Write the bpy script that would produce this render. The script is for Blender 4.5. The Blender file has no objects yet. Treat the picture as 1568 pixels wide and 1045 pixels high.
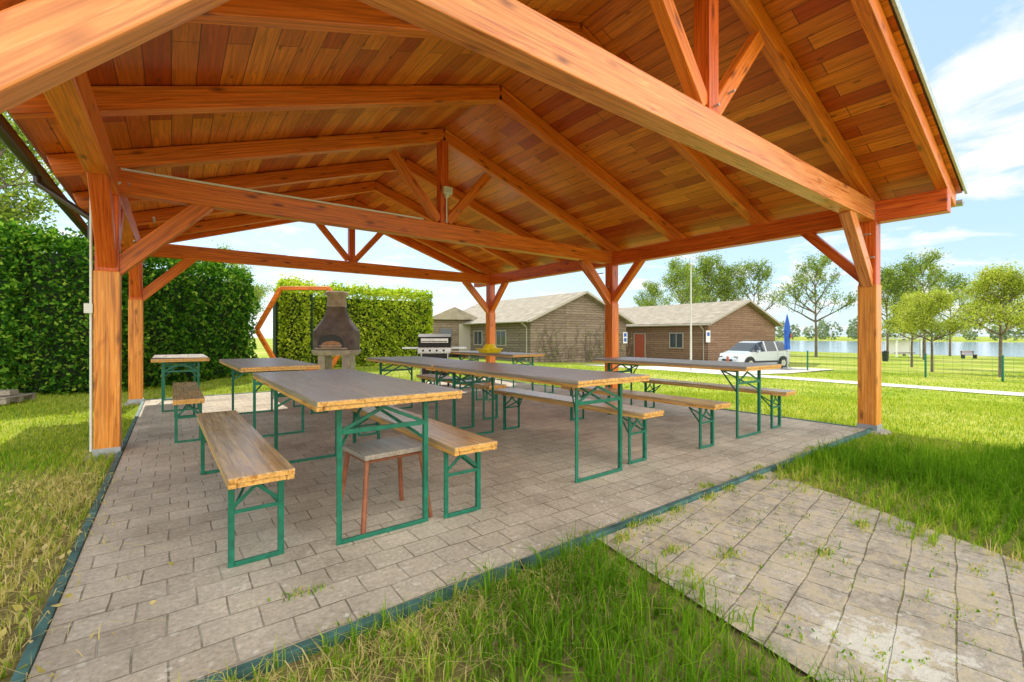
import bpy, math, random
import numpy as np
from mathutils import Vector, Matrix
random.seed(5); rng=np.random.default_rng(5)
scene=bpy.context.scene
R=math.radians
# site axes: rotated 36.87 deg against the pavilion grid
def site(x,y,z=0.0): return Vector((.8*x+.6*y,-.6*x+.8*y,z))
def ground_z(w):
    return float(np.interp(w,[-1000,6.5,24,94,110,300,330,1500],[-.03,-.03,-.72,-1.77,-3,-3,-1.2,0]))
# ---------------------------------------------------------------- materials
def new_mat(name):
    m=bpy.data.materials.new(name); m.use_nodes=True
    nt=m.node_tree; b=nt.nodes['Principled BSDF']; return m,nt,b
def N(nt,t,**kw):
    n=nt.nodes.new(t)
    for k,v in kw.items(): setattr(n,k,v)
    return n
def ramp(nt,stops,fac=None,interp='LINEAR'):
    n=nt.nodes.new('ShaderNodeValToRGB'); cr=n.color_ramp; cr.interpolation=interp
    while len(cr.elements)<len(stops): cr.elements.new(.5)
    for e,(p,c) in zip(cr.elements,stops):
        e.position=p; e.color=(*c,1) if len(c)==3 else c
    if fac is not None: nt.links.new(fac,n.inputs[0])
    return n
def coords(nt,scale=(1,1,1),rnd=False,kind='Object'):
    tc=N(nt,'ShaderNodeTexCoord'); mp=N(nt,'ShaderNodeMapping'); mp.inputs['Scale'].default_value=scale
    if rnd:
        oi=N(nt,'ShaderNodeObjectInfo'); mu=N(nt,'ShaderNodeMath',operation='MULTIPLY'); mu.inputs[1].default_value=37.
        nt.links.new(oi.outputs['Random'],mu.inputs[0])
        ad=N(nt,'ShaderNodeVectorMath',operation='ADD')
        nt.links.new(tc.outputs[kind],ad.inputs[0]); nt.links.new(mu.outputs[0],ad.inputs[1])
        nt.links.new(ad.outputs[0],mp.inputs['Vector'])
    else: nt.links.new(tc.outputs[kind],mp.inputs['Vector'])
    return mp.outputs[0]
def noise(nt,vec,scale,detail=3,rough=.55,dist=0):
    n=N(nt,'ShaderNodeTexNoise'); n.inputs['Scale'].default_value=scale; n.inputs['Detail'].default_value=detail
    n.inputs['Roughness'].default_value=rough; n.inputs['Distortion'].default_value=dist
    nt.links.new(vec,n.inputs['Vector']); return n.outputs['Fac']
def mix(nt,fac,a,b,mode='MIX'):
    n=N(nt,'ShaderNodeMix',data_type='RGBA',blend_type=mode)
    for s,v in ((n.inputs[0],fac),(n.inputs[6],a),(n.inputs[7],b)):
        if isinstance(v,(int,float)): s.default_value=v
        elif isinstance(v,tuple): s.default_value=(*v,1)
        else: nt.links.new(v,s)
    return n.outputs[2]
def math_(nt,op,a,b=None,c=None):
    n=N(nt,'ShaderNodeMath',operation=op)
    for s,v in zip(n.inputs,(a,b,c)):
        if v is None: continue
        if isinstance(v,(int,float)): s.default_value=v
        else: nt.links.new(v,s)
    return n.outputs[0]
def bump(nt,b,h,strength=.3,dist=.01):
    n=N(nt,'ShaderNodeBump'); n.inputs['Strength'].default_value=strength; n.inputs['Distance'].default_value=dist
    nt.links.new(h,n.inputs['Height']); nt.links.new(n.outputs[0],b.inputs['Normal'])
def simple(name,col,rough=.5,metal=0,var=.15,scale=20):
    m,nt,b=new_mat(name); v=coords(nt); f=noise(nt,v,scale,2)
    r=ramp(nt,[(.25,tuple(c*(1-var) for c in col)),(.75,tuple(min(1,c*(1+var)) for c in col))],f)
    nt.links.new(r.outputs[0],b.inputs['Base Color']); b.inputs['Roughness'].default_value=rough; b.inputs['Metallic'].default_value=metal
    return m
def wood(name,dark,mid,light,axis='X',rough=.42,knots=True,grain=1.0,stain=0.0,scol=(.27,.235,.20)):
    m,nt,b=new_mat(name)
    def sc(l,s): return {'X':(l,s,s),'Y':(s,l,s),'Z':(s,s,l)}[axis]
    v=coords(nt,sc(.9,15*grain),True); f=noise(nt,v,1.6,2.5,.6,1.6)
    r=ramp(nt,[(.30,dark),(.45,mid),(.56,mid),(.72,light)],f)
    col=r.outputs[0]
    vf=coords(nt,sc(1.5,75),True); ff=noise(nt,vf,1.,1.5,.6)
    rf=ramp(nt,[(.35,(.66,.58,.50)),(.6,(1.08,1.06,1.04))],ff); col=mix(nt,.85,col,rf.outputs[0],'MULTIPLY')
    if knots:
        v2=coords(nt,sc(2.4,7.5),True); vo=N(nt,'ShaderNodeTexVoronoi'); vo.inputs['Scale'].default_value=1.0
        nt.links.new(v2,vo.inputs['Vector'])
        kr=ramp(nt,[(.07,(.9,.9,.9)),(.13,(.45,.45,.45)),(.22,(0,0,0))],vo.outputs['Distance'])
        col=mix(nt,kr.outputs[0],col,tuple(c*.4 for c in dark))
    if stain>0:
        v4=coords(nt,sc(1.6,4),True); f4=noise(nt,v4,2.2,4,.7)
        r4=ramp(nt,[(.45,(0,0,0)),(.6,(stain,)*3)],f4); col=mix(nt,r4.outputs[0],col,scol)
    nt.links.new(col,b.inputs['Base Color'])
    rr=ramp(nt,[(.3,(rough*.8,)*3),(.7,(min(1,rough*1.35),)*3)],f); nt.links.new(rr.outputs[0],b.inputs['Roughness'])
    bump(nt,b,ff,.25,.003)
    return m
M={}
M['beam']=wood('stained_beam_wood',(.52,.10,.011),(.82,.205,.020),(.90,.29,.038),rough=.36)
M['beam_lt']=wood('sheen_tinted_beam_wood',(.62,.17,.05),(.88,.31,.095),(.94,.43,.17),rough=.30)  # paler and pinker than the other beams: sky sheen put into the colour
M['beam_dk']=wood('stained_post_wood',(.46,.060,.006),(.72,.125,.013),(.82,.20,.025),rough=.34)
M['post']=wood('varnished_post_wood',(.52,.15,.018),(.84,.31,.045),(.93,.46,.11),rough=.34,grain=.8)
M['tbl']=wood('weathered_table_wood',(.21,.17,.13),(.37,.315,.255),(.54,.48,.40),axis='Y',rough=.33,knots=False,stain=.65,scol=(.30,.275,.25))
M['bench']=wood('varnished_bench_wood',(.44,.24,.09),(.67,.45,.22),(.80,.61,.37),axis='Y',rough=.20,knots=False,stain=.42)
M['edge']=wood('table_edge_wood',(.46,.20,.04),(.78,.43,.11),(.86,.56,.21),axis='Y',rough=.4,knots=False)
M['green']=simple('green_painted_steel',(.012,.17,.10),.35,0,.3)
M['edging']=simple('green_edging_paint',(.06,.15,.135),.6,0,.55,9)
M['brownsteel']=simple('brown_steel',(.30,.10,.045),.45,0,.3)
M['steel']=simple('galvanised_steel',(.45,.47,.5),.45,.6)
M['flash']=simple('roof_flashing_metal',(.5,.54,.58),.4,.3)
M['white']=simple('white_plastic',(.78,.78,.76),.4,0,.04)
M['gutter']=simple('brown_gutter',(.045,.03,.025),.35)
M['dark']=simple('black_plastic',(.02,.02,.02),.5)
M['rubber']=simple('rubber',(.02,.02,.02),.8)
M['concrete']=simple('concrete',(.40,.36,.30),.9,0,.3,12)
M['shingle']=simple('roof_felt',(.19,.17,.15),.9,0,.25,30)
M['bark']=simple('bark',(.17,.13,.10),.9,0,.4,8)
# roof boards
m,nt,b=new_mat('roof_decking_boards'); M['deck']=m
v=coords(nt); br=N(nt,'ShaderNodeTexBrick'); br.offset=.37; br.inputs['Scale'].default_value=1
br.inputs['Brick Width'].default_value=2.15; br.inputs['Row Height'].default_value=.165; br.inputs['Mortar Size'].default_value=.0035
br.inputs['Color1'].default_value=(.50,.070,.005,1); br.inputs['Color2'].default_value=(.93,.30,.030,1); br.inputs['Mortar'].default_value=(.16,.025,.005,1)
br.inputs['Bias'].default_value=-.05
nt.links.new(v,br.inputs['Vector'])
v2=coords(nt,(.9,16,16)); f=noise(nt,v2,1.6,2.5,.6,1.6); rr=ramp(nt,[(.3,(.66,.58,.5)),(.7,(1.12,1.12,1.12))],f)
c=mix(nt,1.,br.outputs['Color'],rr.outputs[0],'MULTIPLY')
v3=coords(nt,(3.2,9,9)); vo=N(nt,'ShaderNodeTexVoronoi'); nt.links.new(v3,vo.inputs['Vector']); vo.inputs['Scale'].default_value=1
kr=ramp(nt,[(.08,(.7,.7,.7)),(.14,(0,0,0))],vo.outputs['Distance']); c=mix(nt,kr.outputs[0],c,(.14,.03,.006))
nt.links.new(c,b.inputs['Base Color']); b.inputs['Roughness'].default_value=.40
bump(nt,b,br.outputs['Fac'],-.5,.01)
# paving
def paving(name,rot,path):
    m,nt,b=new_mat(name)
    tc=N(nt,'ShaderNodeTexCoord'); mp=N(nt,'ShaderNodeMapping'); nt.links.new(tc.outputs['Object'],mp.inputs[0]); mp.inputs['Rotation'].default_value=(0,0,rot)
    nz=N(nt,'ShaderNodeTexNoise'); nz.inputs['Scale'].default_value=3.; nz.inputs['Detail'].default_value=2; nt.links.new(mp.outputs[0],nz.inputs[0])
    wob=N(nt,'ShaderNodeVectorMath',operation='MULTIPLY_ADD'); nt.links.new(nz.outputs['Color'],wob.inputs[0]); wob.inputs[1].default_value=(.03,.03,0); nt.links.new(mp.outputs[0],wob.inputs[2])
    br=N(nt,'ShaderNodeTexBrick'); br.offset=.5; br.inputs['Scale'].default_value=1
    br.inputs['Brick Width'].default_value=.17 if path else .2; br.inputs['Row Height'].default_value=.17 if path else .165; br.inputs['Mortar Size'].default_value=.0045; br.inputs['Mortar Smooth'].default_value=.6
    br.inputs['Color1'].default_value=(.55,.48,.385,1); br.inputs['Color2'].default_value=(.66,.59,.48,1); br.inputs['Mortar'].default_value=(.24,.205,.14,1)
    nt.links.new(wob.outputs[0],br.inputs['Vector'])
    v=mp.outputs[0]
    f=noise(nt,v,1.3,4,.72); r=ramp(nt,[(.3,(.66,.64,.60)),(.5,(.92,.91,.88)),(.68,(1.12,1.10,1.05))],f)
    c=mix(nt,1.,br.outputs['Color'],r.outputs[0],'MULTIPLY')
    f2=noise(nt,v,45,3,.78); r2=ramp(nt,[(.3,(.70,.70,.70)),(.7,(1.16,1.16,1.16))],f2); c=mix(nt,1.,c,r2.outputs[0],'MULTIPLY')
    fj=noise(nt,v,3.1,3,.6); jr=ramp(nt,[(.44,(0,0,0)),(.58,(.8,.8,.8))],fj)
    c=mix(nt,math_(nt,'MULTIPLY',jr.outputs[0],br.outputs['Fac']),c,(.26,.26,.08) if path else (.46,.41,.32))
    # lichen : mainly on the rain-wet front rim
    vo=N(nt,'ShaderNodeTexVoronoi'); vo.inputs['Scale'].default_value=21; nt.links.new(wob.outputs[0],vo.inputs['Vector'])
    fl=noise(nt,v,60,3,.75)
    lr=ramp(nt,[(.42,(.7,.7,.7)),(.56,(0,0,0))],math_(nt,'MULTIPLY_ADD',fl,.5,vo.outputs['Distance']))
    mr=ramp(nt,[(.46,(0,0,0)),(.60,(1,1,1))],noise(nt,v,5.,3,.6))
    sx=N(nt,'ShaderNodeSeparateXYZ'); nt.links.new(tc.outputs['Object'],sx.inputs[0])
    rim=N(nt,'ShaderNodeMapRange'); nt.links.new(sx.outputs[1],rim.inputs[0]); rim.inputs[1].default_value=2.1; rim.inputs[2].default_value=3.0; rim.inputs[3].default_value=.85; rim.inputs[4].default_value=.08
    mm=math_(nt,'MULTIPLY',math_(nt,'MULTIPLY',lr.outputs[0],mr.outputs[0]),rim.outputs[0])
    c=mix(nt,mm,c,(.82,.79,.70))
    if path:
        fs=noise(nt,v,7.5,5,.8)
        sr=ramp(nt,[(.49,(0,0,0)),(.58,(.7,.7,.7))],fs); c=mix(nt,sr.outputs[0],c,(.66,.55,.35))
        dk=ramp(nt,[(.36,(.65,.65,.65)),(.44,(0,0,0))],fs); c=mix(nt,dk.outputs[0],c,(.28,.24,.14))
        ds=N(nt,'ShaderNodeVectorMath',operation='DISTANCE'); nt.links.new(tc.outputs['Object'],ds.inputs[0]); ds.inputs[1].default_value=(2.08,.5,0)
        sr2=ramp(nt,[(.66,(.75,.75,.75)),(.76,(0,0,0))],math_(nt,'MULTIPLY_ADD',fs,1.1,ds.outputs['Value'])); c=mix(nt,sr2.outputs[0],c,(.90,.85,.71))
    nt.links.new(c,b.inputs['Base Color']); b.inputs['Roughness'].default_value=.85; b.inputs['Specular IOR Level'].default_value=.25
    bump(nt,b,math_(nt,'MULTIPLY_ADD',br.outputs['Fac'],-1.2,f2),.6,.006)
    return m
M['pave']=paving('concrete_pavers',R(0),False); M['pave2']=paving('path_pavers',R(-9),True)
# lawn soil sheet
m,nt,b=new_mat('lawn'); M['lawn']=m
v=coords(nt); f=noise(nt,v,1.1,4,.65); f2=noise(nt,v,14,3,.7); f3=noise(nt,v,.16,5,.6)
r=ramp(nt,[(.32,(.17,.25,.022)),(.5,(.29,.36,.033)),(.68,(.40,.42,.06))],f)
r2=ramp(nt,[(.3,(.65,.68,.55)),(.7,(1.2,1.18,1.1))],f2); c=mix(nt,1.,r.outputs[0],r2.outputs[0],'MULTIPLY')
r3=ramp(nt,[(.46,(0,0,0)),(.6,(.7,.7,.7))],f3); c=mix(nt,r3.outputs[0],c,(.46,.45,.12))
r4=ramp(nt,[(.36,(.55,.55,.55)),(.47,(0,0,0))],f3); c=mix(nt,r4.outputs[0],c,(.13,.21,.02))
tc=N(nt,'ShaderNodeTexCoord'); sp=N(nt,'ShaderNodeVectorMath',operation='DISTANCE'); nt.links.new(tc.outputs['Object'],sp.inputs[0]); sp.inputs[1].default_value=(.3,1,0)
dr=N(nt,'ShaderNodeMapRange'); nt.links.new(sp.outputs['Value'],dr.inputs[0]); dr.inputs[1].default_value=2.; dr.inputs[2].default_value=6; dr.inputs[3].default_value=.9; dr.inputs[4].default_value=0
soil=ramp(nt,[(.3,(.15,.11,.05)),(.7,(.36,.29,.13))],f2)
c=mix(nt,dr.outputs[0],c,soil.outputs[0])
nt.links.new(c,b.inputs['Base Color']); b.inputs['Roughness'].default_value=.95; b.inputs['Specular IOR Level'].default_value=.1
bump(nt,b,f2,.7,.03)
def leafmat(name,stops,trans=.35,noisescale=.8,tcol=(1.1,1.2,.5)):
    m,nt,b=new_mat(name); at=N(nt,'ShaderNodeAttribute',attribute_name='rnd')
    v=coords(nt); f=noise(nt,v,noisescale,2)
    mm=math_(nt,'MULTIPLY_ADD',f,.9,math_(nt,'SUBTRACT',at.outputs['Fac'],.45))
    r=ramp(nt,stops,mm); nt.nodes.remove(b)
    df=N(nt,'ShaderNodeBsdfDiffuse'); nt.links.new(r.outputs[0],df.inputs[0])
    tr=N(nt,'ShaderNodeBsdfTranslucent'); tcn=mix(nt,1.,r.outputs[0],tcol,'MULTIPLY'); nt.links.new(tcn,tr.inputs[0])
    ms=N(nt,'ShaderNodeMixShader'); ms.inputs[0].default_value=trans
    out=nt.nodes['Material Output']; nt.links.new(df.outputs[0],ms.inputs[1]); nt.links.new(tr.outputs[0],ms.inputs[2]); nt.links.new(ms.outputs[0],out.inputs[0])
    return m
M['blade']=leafmat('grass_blades',[(0,(.11,.25,.014)),(.35,(.24,.43,.026)),(.58,(.42,.56,.05)),(.76,(.66,.58,.16)),(1,(.76,.62,.30))],.4,1.6)
M['lawnblade']=leafmat('lawn_blades',[(0,(.15,.26,.018)),(.5,(.33,.42,.035)),(.85,(.52,.54,.07)),(1,(.62,.57,.18))],.4,.35)
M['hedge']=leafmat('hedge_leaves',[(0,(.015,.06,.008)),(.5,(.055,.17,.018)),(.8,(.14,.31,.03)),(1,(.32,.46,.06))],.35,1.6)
M['hedge2']=leafmat('sunlit_hedge_leaves',[(0,(.14,.24,.015)),(.5,(.36,.47,.03)),(1,(.68,.70,.09))],.5,1.2)  # brighter ramp puts the sunlit look into the leaf colour
M['leaf']=leafmat('spring_leaves',[(0,(.12,.20,.035)),(.5,(.24,.33,.06)),(1,(.44,.50,.13))],.4,.5)
M['leaf2']=leafmat('blossom_leaves',[(0,(.24,.32,.03)),(.5,(.44,.49,.07)),(1,(.68,.66,.22))],.45,.5)
M['far']=leafmat('distant_leaves',[(0,(.18,.26,.14)),(.5,(.28,.36,.20)),(1,(.40,.45,.28))],.3,.05,(1,1,1))  # pale greyed greens carry the distance haze in the colour
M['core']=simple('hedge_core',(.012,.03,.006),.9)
M['water']=simple('lake_water',(.25,.34,.42),.12,0,.05,.1)
nt=M['water'].node_tree; v=coords(nt,(1,1,1)); bump(nt,nt.nodes['Principled BSDF'],noise(nt,v,.7,3),.25,.1)
def siding(name,c1,c2):
    m,nt,b=new_mat(name)
    tc=N(nt,'ShaderNodeTexCoord'); sx=N(nt,'ShaderNodeSeparateXYZ'); nt.links.new(tc.outputs['Object'],sx.inputs[0])
    cb=N(nt,'ShaderNodeCombineXYZ'); nt.links.new(math_(nt,'ADD',sx.outputs[0],sx.outputs[1]),cb.inputs[0]); nt.links.new(sx.outputs[2],cb.inputs[1])
    br=N(nt,'ShaderNodeTexBrick'); br.inputs['Scale'].default_value=1; br.inputs['Brick Width'].default_value=3.6; br.inputs['Row Height'].default_value=.16; br.inputs['Mortar Size'].default_value=.014
    br.inputs['Color1'].default_value=(*c1,1); br.inputs['Color2'].default_value=(*c2,1); br.inputs['Mortar'].default_value=(c1[0]*.25,c1[1]*.25,c1[2]*.25,1)
    nt.links.new(cb.outputs[0],br.inputs['Vector'])
    f=noise(nt,coords(nt,(3,3,14)),1.5,3,.65); r=ramp(nt,[(.3,(.6,.6,.6)),(.7,(1.25,1.25,1.25))],f)
    nt.links.new(mix(nt,1.,br.outputs['Color'],r.outputs[0],'MULTIPLY'),b.inputs['Base Color']); b.inputs['Roughness'].default_value=.8
    bump(nt,b,br.outputs['Fac'],-.8,.03); return m
M['sid1']=siding('weathered_siding',(.18,.13,.09),(.27,.205,.145))
M['sid2']=siding('red_brown_siding',(.22,.12,.075),(.30,.175,.115))
M['croof']=simple('cabin_roofing',(.31,.265,.20),.95,0,.3,2)
M['trim']=simple('white_trim',(.6,.58,.53),.6,0,.08)
M['frame']=simple('window_frame',(.36,.32,.26),.6,0,.08)
M['glass']=simple('window_glass',(.05,.06,.07),.06,0,.05)
M['red']=simple('red_paint',(.38,.08,.045),.5)
M['blue']=simple('blue_fabric',(.02,.10,.45),.7,0,.3,4)
M['carpaint']=simple('silver_car_paint',(.56,.60,.62),.25,.25,.03)
M['roadc']=simple('path_concrete',(.60,.555,.48),.9,0,.15,1.5)
M['yellow']=simple('yellow_plastic',(.9,.68,.02),.4)
M['brick']=simple('firebrick',(.42,.22,.12),.9,0,.3,10)
M['bbq']=simple('sooty_stone',(.13,.10,.085),.8,0,.5,4)
M['bbqlight']=simple('barbecue_stone',(.40,.34,.27),.9,0,.3,6)
M['inox']=simple('stainless_steel',(.55,.55,.55),.25,.9)
# ---------------------------------------------------------------- mesh helpers
def link(o,parent=None):
    scene.collection.objects.link(o)
    if parent: o.parent=parent
    return o
def empty(name,loc=(0,0,0),rotz=0):
    e=bpy.data.objects.new(name,None); e.location=loc; e.rotation_euler=(0,0,rotz); e.empty_display_size=.2; return link(e)
class MB:
    def __init__(s): s.v=[];s.f=[];s.m=[];s.sm=[]
    def add(s,vs,fs,m,smooth=False):
        o=len(s.v); s.v+= [tuple(x) for x in vs]
        for f in fs: s.f.append(tuple(i+o for i in f)); s.m.append(m); s.sm.append(smooth)
    def box(s,c,size,m=0,rot=None):
        c=Vector(c); vs=[]
        for x in(-.5,.5):
            for y in(-.5,.5):
                for z in(-.5,.5):
                    p=Vector((x*size[0],y*size[1],z*size[2]))
                    if rot: p=rot@p
                    vs.append(c+p)
        s.add(vs,[(0,1,3,2),(4,6,7,5),(0,4,5,1),(2,3,7,6),(0,2,6,4),(1,5,7,3)],m)
    def bar(s,p0,p1,a,b_,m=0,side=None):
        p0=Vector(p0);p1=Vector(p1);x=(p1-p0);L=x.length;x.normalize()
        y=Vector(side) if side else Vector((0,0,1)).cross(x)
        if y.length<1e-3: y=Vector((0,1,0))
        y=(y-x*y.dot(x)).normalized(); z=x.cross(y)
        s.box((p0+p1)/2,(L,a,b_),m,Matrix((x,y,z)).transposed())
    def cyl(s,p0,p1,r0,r1=None,n=8,m=0,caps=True):
        r1=r0 if r1 is None else r1
        p0=Vector(p0);p1=Vector(p1);x=(p1-p0).normalized(); u=x.orthogonal().normalized(); w=x.cross(u)
        vs=[]
        for p,r in((p0,r0),(p1,r1)):
            for i in range(n):
                a=2*math.pi*i/n; vs.append(p+u*math.cos(a)*r+w*math.sin(a)*r)
        s.add(vs,[(i,(i+1)%n,n+(i+1)%n,n+i) for i in range(n)],m,True)
        if caps: s.add(vs[:n],[tuple(range(n-1,-1,-1))],m); s.add(vs[n:],[tuple(range(n))],m)
    def tube(s,pts,r,n=6,m=0):
        for a,b_ in zip(pts[:-1],pts[1:]): s.cyl(a,b_,r,r,n,m)
    def loft(s,secs,m=0,n=20,ex=4):
        vs=[]
        for (z,hx,hy) in secs:
            for i in range(n):
                a=2*math.pi*(i+.5)/n; c,sn=math.cos(a),math.sin(a)
                vs.append((hx*math.copysign(abs(c)**(2/ex),c),hy*math.copysign(abs(sn)**(2/ex),sn),z))
        fs=[(k*n+i,k*n+(i+1)%n,(k+1)*n+(i+1)%n,(k+1)*n+i) for k in range(len(secs)-1) for i in range(n)]
        s.add(vs,fs,m); k=(len(secs)-1)*n
        s.add(vs[k:],[tuple(range(n))],m); s.add(vs[:n],[tuple(range(n-1,-1,-1))],m)
    def build(s,name,mats,parent=None,loc=(0,0,0),rotz=0,bevel=0):
        me=bpy.data.meshes.new(name); me.from_pydata(s.v,[],s.f)
        for k in mats: me.materials.append(M[k])
        me.polygons.foreach_set('material_index',s.m); me.polygons.foreach_set('use_smooth',s.sm); me.update()
        o=bpy.data.objects.new(name,me); o.location=loc; o.rotation_euler=(0,0,rotz)
        if bevel:
            bv=o.modifiers.new('bevel','BEVEL'); bv.width=bevel; bv.segments=2; bv.limit_method='ANGLE'
        return link(o,parent)
def beam(name,p0,p1,wid,hei,mat,parent,side=None,bevel=.008):
    p0=Vector(p0);p1=Vector(p1);x=(p1-p0);L=x.length;x.normalize()
    y=Vector(side) if side else Vector((0,0,1)).cross(x)
    if y.length<1e-3: y=Vector((0,1,0))
    y=(y-x*y.dot(x)).normalized(); z=x.cross(y)
    b=MB(); b.box((0,0,0),(L,wid,hei)); o=b.build(name,[mat],parent,bevel=bevel)
    o.matrix_world=Matrix.Translation((p0+p1)/2)@Matrix((x,y,z)).transposed().to_4x4(); return o
def np_mesh(name,V,F,mat,rnd=None,parent=None,loc=(0,0,0)):
    me=bpy.data.meshes.new(name); me.from_pydata(V.tolist(),[],F.tolist())
    if rnd is not None:
        a=me.attributes.new('rnd','FLOAT','POINT'); a.data.foreach_set('value',rnd.astype(np.float32))
    me.materials.append(M[mat]); me.update(); o=bpy.data.objects.new(name,me); o.location=loc; return link(o,parent)
def leaves(P,size,seed=0,flat=0.):
    r=np.random.default_rng(seed); n=len(P)
    u=r.normal(size=(n,3)); u/=np.linalg.norm(u,axis=1)[:,None]
    t=r.normal(size=(n,3)); t[:,2]+=flat; w=np.cross(u,t); w/=np.linalg.norm(w,axis=1)[:,None]+1e-9
    s=(size*r.uniform(.6,1.35,n))[:,None]
    V=np.stack([P-u*s*.5,P+w*s*.32-u*s*.05,P+u*s*.55,P-w*s*.32-u*s*.05],1).reshape(-1,3)
    F=np.arange(n*4).reshape(n,4); return V,F,np.repeat(r.uniform(0,1,n),4)
# ---------------------------------------------------------------- ground, water, paths
ws=np.array([-600,-200,-80,-30,-10,0,6.5,10,14,18,21,24,30,40,60,80,94,102,110,150,220,300,315,330,500,900,1500.])
ds=np.array([-1200,-600,-200,-80,-30,-10,0,10,20,40,80,200,600,1500.])
V=np.array([(w,d,ground_z(w)) for d in ds for w in ws]); nw=len(ws)
F=np.array([(j*nw+i,j*nw+i+1,(j+1)*nw+i+1,(j+1)*nw+i) for j in range(len(ds)-1) for i in range(nw-1)])
np_mesh('ground',V,F,'lawn')
V=np.array([(85,-700,-1.8),(325,-700,-1.8),(325,900,-1.8),(85,900,-1.8)]); np_mesh('lake_water',V,np.array([(0,1,2,3)]),'water')
b=MB(); vs=[];fs=[]
dd=np.arange(-40,19,1.)
for i,d in enumerate(dd):
    c=18.9+.5*math.sin(d*.09)
    for w in(c-1.05+.08*math.sin(d*2.1),c+1.05+.08*math.sin(d*1.7)): vs.append((w,d,ground_z(w)+.02))
for i in range(len(dd)-1): fs.append((2*i,2*i+1,2*i+3,2*i+2))
b.add(vs,fs,0)
b.build('footpath',['roadc'])
b=MB(); b.add([(20,9.5,ground_z(20)+.03),(30,9.5,ground_z(30)+.05),(30,16,ground_z(30)+.05),(20,16,ground_z(20)+.03),(24,9.5,ground_z(24)+.04),(24,16,ground_z(24)+.04)],[(0,4,5,3),(4,1,2,5)],0); b.build('parking_area_road',['roadc'])
b=MB(); b.box((3.16,5.98,-.06),(7.08,8.4,.12)); b.build('paved_floor',['pave'])
b=MB()
def edge_run(p0,p1):
    p0=Vector(p0);p1=Vector(p1);n=int((p1-p0).length/2.2)+1; rr=random.Random(3)
    for i in range(n):
        a=p0.lerp(p1,i/n); c=p0.lerp(p1,(i+1)/n-.0015); a.z+=rr.uniform(-.005,.005); c.z+=rr.uniform(-.005,.005)
        b.bar(a,c,.036,.10)
edge_run((-.42,1.758,-.038),(6.75,1.758,-.038)); edge_run((-.402,1.78,-.04),(-.402,10.18,-.04)); edge_run((6.722,1.78,-.04),(6.722,10.18,-.04)); edge_run((-.42,10.2,-.038),(6.75,10.2,-.038))
b.build('paving_edging',['edging'],bevel=.003)
def pl(d): return 1.91-.176*(1.8-d)
def prr(d): return 4.03-.41*(1.8-d)
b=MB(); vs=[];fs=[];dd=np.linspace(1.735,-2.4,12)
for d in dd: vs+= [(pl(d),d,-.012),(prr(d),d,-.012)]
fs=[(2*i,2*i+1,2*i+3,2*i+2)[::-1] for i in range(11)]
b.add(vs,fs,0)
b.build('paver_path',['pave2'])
# ---------------------------------------------------------------- grass
def sinn(x,y,k): return (np.sin(x*k+1.3*np.sin(y*k*.7+2))+np.sin(y*k*1.3+1.7*np.sin(x*k*.5))) *.25+.5
def allowed(w,d,j):
    pav=(w>-.44)&(w<6.76)&(d>1.73)&(d<10.24)
    e1=.10*np.sin(d*7.)+.06*np.sin(d*17.)
    path=(d<1.75)&(w>pl(d)+.03+j*.12+e1)&(w<prr(d)-.08-j*.25+e1)&(d>-2.4)
    c=18.9+.5*np.sin(d*.09); road=(np.abs(w-c)<1.05)
    park=(w>20)&(w<30)&(d>9.5)&(d<16)
    return ~(pav|path|road|park)
def scatter(n,ymin,ymax,ratio=1.45,seed=1):
    r=np.random.default_rng(seed); Y=np.sqrt(r.uniform(ymin**2,ymax**2,n)); X=Y*r.uniform(-ratio,ratio,n)
    w=.8*X+.6*Y; d=-.6*X+.8*Y; k=allowed(w,d,r.uniform(-.3,1,n)); return w[k],d[k],r
def blades(name,w,d,r,hh,wd,mat,lean=.5,straw=None):
    n=len(w); z=np.interp(w,[-1000,6.5,24,94],[-.03,-.03,-.72,-1.77])
    az=r.uniform(0,2*np.pi,n); fa=r.uniform(0,2*np.pi,n)
    h=hh*r.uniform(.45,1.25,n); ln=np.abs(r.normal(0,lean,n))
    dx,dy=np.cos(az),np.sin(az); fx,fy=np.cos(fa)*wd,np.sin(fa)*wd
    B=np.stack([w,d,z],1); wv=np.stack([fx,fy,0*fx],1)*r.uniform(.6,1.3,n)[:,None]
    mid=B+np.stack([dx*h*.2*ln,dy*h*.2*ln,h*.55],1); tip=B+np.stack([dx*h*ln,dy*h*ln,h*(1-.28*np.minimum(ln,2))],1)
    V=np.stack([B-wv,B+wv,mid-wv*.8,mid+wv*.8,tip],1).reshape(-1,3)
    o=np.arange(n)[:,None]*5
    F=np.concatenate([o+[0,1,3],o+[0,3,2],o+[2,3,4]],1).reshape(-1,3)
    rn=r.uniform(0,1,n)
    if straw is not None: rn=np.clip(rn*.6+straw,0,1.2)
    return np_mesh(name,V,F,mat,np.repeat(rn,5))
def lushf(w,d):
    a=np.exp(-((w-pl(d)+.38)/.45)**2)*(d<1.7); c=np.exp(-((w-5.3)/1.3)**2)*(d<1.7)
    return np.clip(a+c,0,1)
w,d,r=scatter(150000,.7,4.4,1.5,1)
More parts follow.
